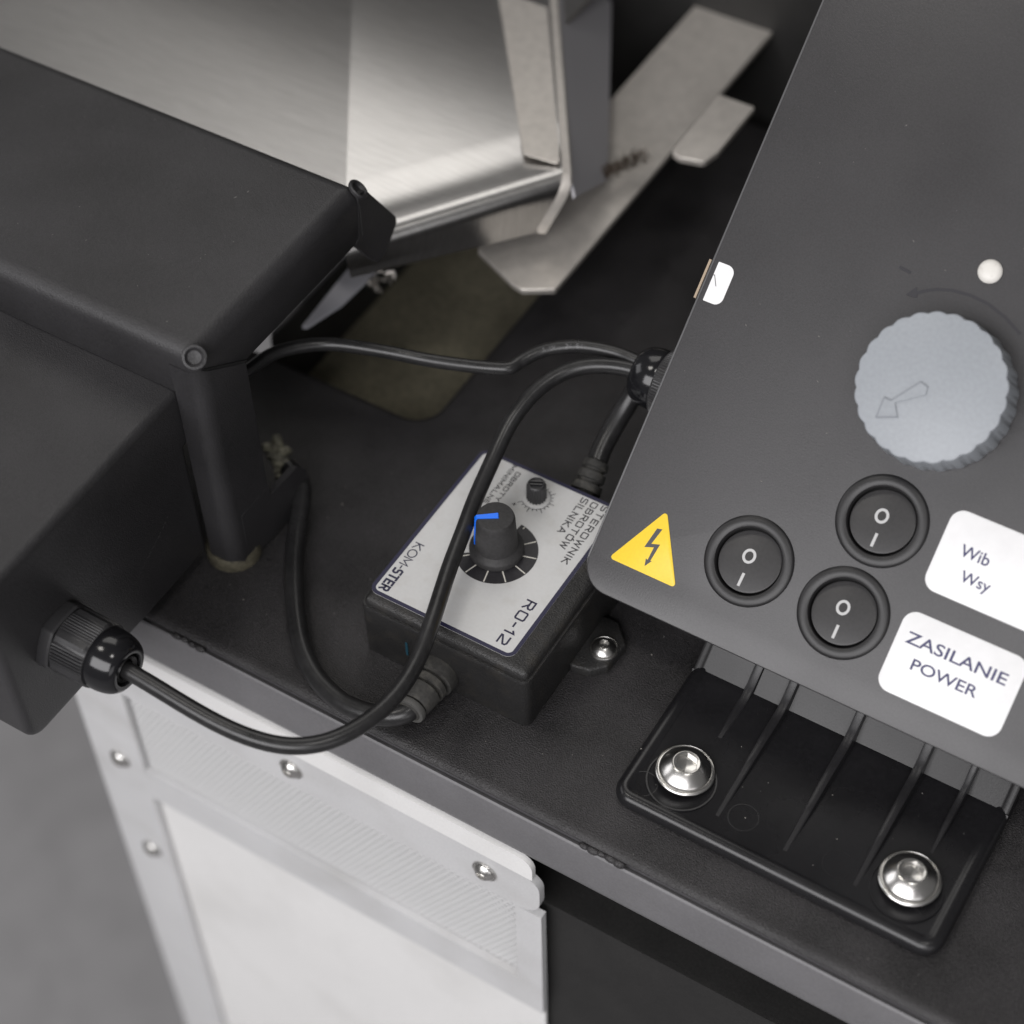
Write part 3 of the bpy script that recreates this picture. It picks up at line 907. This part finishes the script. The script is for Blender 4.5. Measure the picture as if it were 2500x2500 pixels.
# witness rings left by the mould pins, and the spot faces round the bolts
for cx, cy, r in ((41.6, -1.4, 4.3), (73, 3.4, 4.6), (104, 3.6, 4.6), (130, 6, 4.6)):
    wr = MB()
    ribbon(wr, [(cx + r * math.cos(2 * math.pi * k / 40), cy + r * math.sin(2 * math.pi * k / 40)) for k in range(40)], .22, 4.4, 4.6, closed=True)
    obj('mould_mark', wr, M['gloss'], ft, fo2)
big = bolt_mb(9.3, 1.4, 8.15, 3.5, 3.2, n=72)
for i, (x, y) in enumerate(((50.6, 8.4), (124.2, 9.0))):
    sf = MB()
    ribbon(sf, [(x + .4 + 10.6 * math.cos(2 * math.pi * k / 56), y - 3.0 + 10.6 * math.sin(2 * math.pi * k / 56)) for k in range(56)], .5, 4.3, 4.85, closed=True)
    obj('spot_face', sf, M['gloss'], ft, fo2)
    if i == 0:
        b0 = screw(ft, (x, y, 5.2), big, M['steel'], (R(-2), R(3), .35), 'bolt', fo2)
        wash0 = obj('washer', lathe([(8.0, 4.3), (8.1, 4.4), (8.1, 5.2), (7.9, 5.3)], 40, x, y), M['gap'], ft, fo2)
    else:
        b1 = b0.copy()
        COL.objects.link(b1)
        b1.location = (Vector((x, y, 5.2)) - Vector(fo2)) * S
        b1.rotation_euler = (0, R(2), 1.1)

# ================================================================== CONTROL PANEL (tilted 40 degrees)
cp = thing('control_panel', 'tilted black control panel with three rocker switches, pale knob and stickers', 'control panel', (0, 43.4, 5))
cp.rotation_euler = (R(40), 0, 0)
H = 20.0
pc = [(-6.0, 11.3), (181, 11.3), (181, 232), (-6.0, 232)]
from mathutils.geometry import tessellate_polygon
SW = ((42.4, 39.6), (74.7, 66.6), (75.0, 36.9))
pm0 = MB()
prof_ = [(1.0, 14.0), (.4, 14.3), (.3, 15.0), (.3, 16.6), (.9, 16.8)]
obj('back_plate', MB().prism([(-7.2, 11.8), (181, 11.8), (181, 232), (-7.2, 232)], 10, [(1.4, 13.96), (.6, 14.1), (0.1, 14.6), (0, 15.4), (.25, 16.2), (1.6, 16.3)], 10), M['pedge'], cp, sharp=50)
prof_ = [(1.5, 16.25), (.5, 16.4), (.42, 19.3), (.52, 19.7), (.75, 19.92), (1.1, 20.0)]
pm0.prism(pc, 10, prof_, 10)
pm0.f.pop()                                           # replace the plain cap by one with three round holes
top_ = [Vector(p) for p in pm0.v[-len(outline(pc, 10, 0, 10)):]]
loops = [top_] + [[Vector((cx + 10.9 * math.cos(2 * math.pi * k / 48), cy + 10.9 * math.sin(2 * math.pi * k / 48), 20.0)) for k in range(48)] for cx, cy in SW]
flatv = [p for l_ in loops for p in l_]
pm0.add([tuple(p) for p in flatv], tessellate_polygon(loops))
fp = obj('front_plate', pm0, M['panel'], cp, sharp=30)
bm = bmesh.new()
bm.from_mesh(fp.data)
bmesh.ops.remove_doubles(bm, verts=bm.verts, dist=1e-6)
bmesh.ops.recalc_face_normals(bm, faces=bm.faces)
bm.to_mesh(fp.data)
bm.free()
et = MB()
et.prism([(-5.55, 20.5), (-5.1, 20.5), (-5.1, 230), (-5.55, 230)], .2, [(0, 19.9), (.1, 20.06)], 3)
obj('edge_highlight', et, M['pedge'], cp)  # pale strip standing in for the bevel's highlight
obj('enclosure', MB().prism([(4, 16), (171, 16), (171, 226), (4, 226)], 5, [(3, -20), (0, -14), (0, 13.9)], 5), M['abs_smooth'], cp)

# warning triangle with lightning bolt
wt = obj('warning_sticker', MB().prism([(0.9, 22.9), (24.6, 22.9), (12.4, 43.6)], .9, [(0, H), (0, H + .16), (.08, H + .2)], 4), M['yellow'], cp)
zz = H + .215
bolt = [(11.7, 37.4), (13.4, 37.8), (11.9, 32.3), (14.6, 33.2), (13.75, 27.3), (14.3, 27.6), (12.7, 25.1), (12.1, 27.5), (12.8, 27.3), (13.1, 31.6), (10.2, 30.5)]
flat('lightning_print', MB().add([(x, y, zz) for x, y in bolt], [tuple(reversed(range(len(bolt))))]), mat('grey_print', (0.05, 0.05, 0.055), .5), wt)


def sticker_label(name, x0, x1, y0, y1):
    return obj(name, MB().prism([(x0, y0), (x1, y0), (x1, y1), (x0, y1)], 4.2, [(0, H), (0, H + .16), (.08, H + .2)], 8), M['white'], cp)


l1 = sticker_label('switch_label', 92.8, 131.0, 53.4, 79.0)
l1['label'] = 'white label lettered Wib over Wsy'
flat('lettering', font_text('Wib', 99.3, 66.3, 3.7, zz, None, .012), M['sink'], l1)
flat('lettering', font_text('Wsy', 102.3, 59.4, 3.5, zz, None, .012), M['sink'], l1)
l2 = sticker_label('power_label', 92.0, 130.4, 20.9, 46.2)
l2['label'] = 'white label lettered ZASILANIE POWER'
flat('lettering', font_text('ZASILANIE', 95.0, 36.6, 3.7, zz, 31.4, .012), M['sink'], l2)
flat('lettering', font_text('POWER', 99.5, 29.8, 3.5, zz, 20.6, .012), M['sink'], l2)


# rocker switches
def rocker(cx, cy):
    b = obj('rocker_switch', lathe([(14.05, 19.95), (14.05, 20.35), (13.85, 20.65), (13.2, 20.95), (12.2, 21.1), (11.2, 21.05), (10.65, 20.8), (10.35, 20.2), (10.25, 16.45)], 64, 0, 0, False, False), M['web'], cp)
    b.location = Vector((cx, cy, 0)) * S
    # floor of the well
    w_ = obj('well', lathe([(10.3, 16.35), (10.3, 16.5), (.1, 16.55)], 48), M['gap'], b)
    rk = MB()
    til = R(10.0)

    def tip(p):
        # pressed at the 0 end: tilt about x
        y, z_ = p.y, p.z
        return Vector((p.x, y * math.cos(til) + (z_) * -math.sin(til) * -1 * 0.0, 18.75 + z_ - y * math.tan(til)))
    rk.rings([circle(9.9, -1.0, 56), circle(9.95, -.5, 56), circle(9.75, -.12, 56), circle(9.3, 0, 56)])
    rk.map(tip)
    ro = obj('rocker', rk, M['rocker'], b)
    mk = MB()
    ribbon(mk, [(-.9 + 1.7 * math.cos(2 * math.pi * k / 32), 1.4 + 1.95 * math.sin(2 * math.pi * k / 32)) for k in range(32)], .85, .04, closed=True)
    ribbon(mk, [(-.1, -4.0), (-.1, -8.3)], .9, .04)
    mk.map(tip)
    flat('position_mark', mk, M['mark'], b)
    return b


r0 = rocker(42.4, 39.6)
for x, y in ((74.7, 66.6), (75.0, 36.9)):
    c = r0.copy()
    COL.objects.link(c)
    c.location = Vector((x, y, 0)) * S
    c.rotation_euler = (0, 0, R(random.uniform(-2.5, 2.5)))
    for ch in list(r0.children):
        g = ch.copy()
        COL.objects.link(g)
        g.parent = c

# pale scalloped selector knob with moulded arrow
kx, ky = 75.2, 107.6


def scal(r, a):
    return r + .62 * abs(math.sin(a * 12.5)) - .35


sk = obj('selector_knob', lathe([(22.6, 20.2), (22.8, 20.6, scal), (21.9, 36.2, scal), (21.7, 36.8, scal), (21.2, 37.0, scal)], 400, kx, ky), M['pale'], cp)
am = MB()
am.add([(x, y, 37.6) for x, y in ((72.1, 107.9), (74.5, 107.3), (74.9, 105.1), (67.6, 99.7), (69.9, 96.2), (64.3, 93.9), (64.2, 99.9), (66.3, 99.8))], [(7, 6, 5, 4, 3), (7, 3, 2, 1, 0)])
o_ = [(72.1, 107.9), (74.5, 107.3), (74.9, 105.1), (67.6, 99.7), (69.9, 96.2), (64.3, 93.9), (64.2, 99.9), (66.3, 99.8)]
am.add([(x, y, 36.95) for x, y in o_] + [(x, y, 37.6) for x, y in o_], [(k, (k + 1) % 8, 8 + (k + 1) % 8, 8 + k) for k in range(8)])
ar_ = obj('arrow', am, M['pale'], sk)
al_ = MB()
ribbon(al_, [(74.5, 107.3), (72.1, 107.9), (66.3, 99.8), (64.2, 99.9), (64.3, 93.9), (69.9, 96.2)], .36, 36.98, 37.64)
obj('arrow_shade_line', al_, M['pale_shade'], sk)  # darker line on one side, the relief's shade put into colour
# curved rotation arrow on the panel, small pad mark, pale cap
rm = MB()
arc = [(56.6, 132.6), (58.8, 134.3), (62.2, 136.1), (66.6, 137.4), (72.0, 137.9), (78, 137.3), (84, 135.4), (90, 132.4)]
ribbon(rm, arc, .95, H - .02, H + .12)
rm.prism([(54.0, 131.2), (57.9, 131.6), (56.3, 134.9)], .3, [(0, H - .02), (.05, H + .14)], 3)
rm.prism([(49.0, 137.9), (52.9, 137.5), (53.0, 138.4), (49.1, 138.9)], .3, [(0, H - .02), (.05, H + .12)], 3)
obj('rotation_mark', rm, M['ink'], cp)
obj('indicator_cap', lathe([(3.5, 19.9), (3.6, 20.6), (3.2, 21.2), (2.2, 21.6), (1.0, 21.8)], 32, 74.6, 146.3), mat('ivory_cap', (0.72, 0.70, 0.66), .4, bump=.2, grime=(0.4, 0.37, 0.33), gscale=400, gamount=.6), cp)
# white sticker folded round the left edge, with a pen mark
es_ = MB()
es_.prism([(-3.6, 107.8), (2.4, 107.8), (2.4, 120.6), (-3.6, 120.6)], [.3, 2.6, 2.6, .3], [(0, H - .05), (0, H + .1)], 6)
es = obj('edge_sticker', es_, M['white'], cp)
obj('sticker_fold', MB().box(-7.9, -7.15, 107.8, 120.6, 14.4, 16.5), mat('tan_paper', (0.42, 0.33, 0.24), .7), es)
pm_ = MB()
ribbon(pm_, [(-4.0, 116.0), (-3.2, 116.3), (-1.4, 113.2)], .22, H + .112)
flat('pen_mark', pm_, M['ink'], es)
# gland on the side of the enclosure
gland(cp, (4.2, 80, 1.0), (-1, 0, 0), 10.8, 25, M['gland'], M['gland_matt'], (0, 0, 0), knurl=70)

# ================================================================== CABLES
def cable(name, pts, r, label, sub=8, n=20, it=6):
    p = smooth_path(catmull([Vector(q) for q in pts], sub), it)
    o = obj(name, tube(p, r, n), M['cable'], org=tuple(p[len(p) // 2]), sharp=60)
    tag(o, label, 'cable')
    return o, p


c1 = [(-8, 106.3, 56.5), (-22.2, 104.0, 57.0), (-29.4, 101.9, 57.0), (-36.5, 98.3, 56.5), (-42.5, 92.9, 55.0), (-46.7, 84.2, 53.0), (-48.3, 74.0, 50.0), (-48.6, 67.1, 47.0), (-47.4, 56.7, 43.0), (-45.6, 44.2, 40.0), (-42.5, 32.0, 38.0), (-39.3, 19.0, 37.0), (-34.4, 3.5, 36.0), (-31.4, -5.9, 36.0), (-29.5, -13.4, 35.0), (-27.8, -24.6, 35.0), (-28.3, -34.7, 35.0), (-30.9, -44.0, 35.0), (-36.2, -53.4, 35.0), (-45.0, -60.6, 35.7), (-57.0, -64.4, 37.0), (-71.3, -65.4, 38.0), (-87.6, -65.1, 39.5), (-98.6, -64.8, 40.0), (-110, -64.5, 40)]
cable('power_cable', c1, 2.65, 'thick black cable looping over the silver label down to the gland of the left housing', it=18)
c2 = [(-140, 20, 58), (-136, 27, 58.0), (-132.3, 34.2, 58.0), (-129.3, 40.2, 58.0), (-127.2, 49.8, 58.0), (-121.9, 58.3, 57.0), (-115.0, 64.7, 56.0), (-106.1, 68.4, 56.0), (-94.7, 72.9, 55.0), (-82.4, 76.2, 55.0), (-70.0, 81.6, 54.0), (-61.9, 85.1, 54.0), (-58.6, 87.2, 54.0), (-57.2, 91.0, 54.0), (-54.4, 95.9, 55.0), (-49.8, 100.4, 56.0), (-41.6, 104.9, 57.0), (-30.8, 107.5, 57.5), (-21.2, 107.2, 58.0), (-8, 107.0, 57.5)]
o2, p2 = cable('signal_cable', c2, 2.25, 'thin kinked black cable with faint lettering from the wide cover to the panel', it=3)
# faint type printed along it
tm = MB()
vd = Vector((0.20, -0.62, 0.76)).normalized()
acc = 0.0
k0 = min(range(len(p2)), key=lambda i: (p2[i] - Vector((-52, 98, 55.5))).length)
msg = 'AVH 2464'
pos = 0.0
i = k0
for ch in msg:
    while pos > 0 and i < len(p2) - 2:
        pos -= (p2[i + 1] - p2[i]).length
        i += 1
    t = (p2[i + 1] - p2[i - 1]).normalized()
    nn = (vd - t * vd.dot(t)).normalized()
    sd = nn.cross(t)
    wd, sl = strokes(ch)
    k = 0
    for pl_, closed in sl:
        tmp = MB()
        ribbon(tmp, [((a - wd / 2) * 1.1, (b - .5) * 1.25) for a, b in pl_], .2, 2.28 + .004 * k, closed=closed)
        k += 1
        tmp.map(lambda q: p2[i] + t * q.x + sd * q.y + nn * (q.z - q.y * q.y * .20))
        tm.add(tmp.v, tmp.f)
    pos += 1.75
po2 = tuple(p2[len(p2) // 2])
flat('lettering', tm, mat('faint_grey_print', (0.16, 0.16, 0.165), .5), o2, po2)

c3 = [(-32.6, -14, 8.2), (-33.0, -18.0, 8.0), (-37.5, -21.6, 7.0), (-45.0, -23.4, 5.6), (-55.1, -23.2, 4.2), (-66.8, -19.5, 3.7), (-77.2, -12.6, 3.7), (-86.5, -2.9, 3.7), (-97.0, 10.5, 4), (-105.5, 24.0, 4.6), (-110.5, 34.0, 6.5), (-114.5, 40.5, 8), (-119, 44, 8), (-124, 45.5, 8)]
cable('sensor_cable', c3, 3.3, 'black cable lying on the deck, curving from the controller front to the cover leg', it=4)
c4 = [(-25.6, 86.0, 24.5), (-26.6, 92, 27.5), (-26.5, 99, 31), (-25.5, 106, 36), (-23.6, 111, 42), (-21.0, 113, 48), (-16, 112, 53), (-8, 108, 55)]
cable('motor_cable', c4, 3.5, 'short dark cable from the back of the controller up behind the panel edge', it=4)

# ================================================================== DUST
dm, dm2 = MB(), MB()
for k in range(260):
    x, y = random.uniform(-120, 140), random.uniform(-22, 90)
    if -64 < x < 13 and -2 < y < 78:
        continue
    if x > 32 and -12 < y < 60:
        zf = 4.55
        if y > 40 or random.random() < .5:
            continue
    else:
        zf = .03
    s_ = random.choice((.10, .12, .16, .2, .28))
    a = random.uniform(0, 6.28)
    q = [(x + s_ * math.cos(a + t), y + s_ * math.sin(a + t) * random.uniform(.5, 1), zf) for t in (0, 2.1, 4.2)]
    (dm if random.random() < .25 else dm2).add(q + [(x, y, zf + s_)], [(0, 1, 3), (1, 2, 3), (2, 0, 3)])
tag(obj('dust', dm, M['dust'], org=(0, 0, 0), kind='stuff'), 'pale specks of dust scattered over the black deck', 'dust')
tag(obj('dust', dm2, M['dustd'], org=(0, 0, 0), kind='stuff'), 'fine grey specks of dust scattered over the black deck', 'dust')

hm = MB()
for k in range(60):
    x, y = random.uniform(-330, -122), random.uniform(9, 84)
    s_ = random.choice((.10, .14, .2))
    a = random.uniform(0, 6.28)
    L_ = s_ * random.choice((1, 1, 1, 3.5))
    d1, d2 = Vector((math.cos(a), math.sin(a))), Vector((-math.sin(a), math.cos(a)))
    q = [Vector((x, y)) + d1 * L_, Vector((x, y)) + d2 * s_, Vector((x, y)) - d1 * L_, Vector((x, y)) - d2 * s_]
    hm.add([(p.x, p.y, 105.02) for p in q] + [(x, y, 105.02 + s_ * .6)], [(0, 1, 4), (1, 2, 4), (2, 3, 4), (3, 0, 4)])
tag(obj('dust', hm, M['dustd'], org=(-200, 45, 105), kind='stuff'), 'faint specks and lint lying on top of the wide black cover', 'dust')
qm = MB()
for k in range(70):
    x, y = random.uniform(-3, 120), random.uniform(14, 200)
    if (x - kx) ** 2 + (y - ky) ** 2 < 24 ** 2 or any((x - a) ** 2 + (y - b) ** 2 < 15 ** 2 for a, b in SW) or (x > 90 and y < 82) or (x < 26 and y < 46):
        continue
    s_ = random.choice((.08, .12, .16))
    a = random.uniform(0, 6.28)
    L_ = s_ * random.choice((1, 1, 3))
    d1, d2 = Vector((math.cos(a), math.sin(a))), Vector((-math.sin(a), math.cos(a)))
    q = [Vector((x, y)) + d1 * L_, Vector((x, y)) + d2 * s_, Vector((x, y)) - d1 * L_, Vector((x, y)) - d2 * s_]
    qm.add([(p.x, p.y, H + .015) for p in q] + [(x, y, H + .015 + s_ * .6)], [(0, 1, 4), (1, 2, 4), (2, 3, 4), (3, 0, 4)])
obj('dust', qm, M['dustd'], cp, kind='stuff')
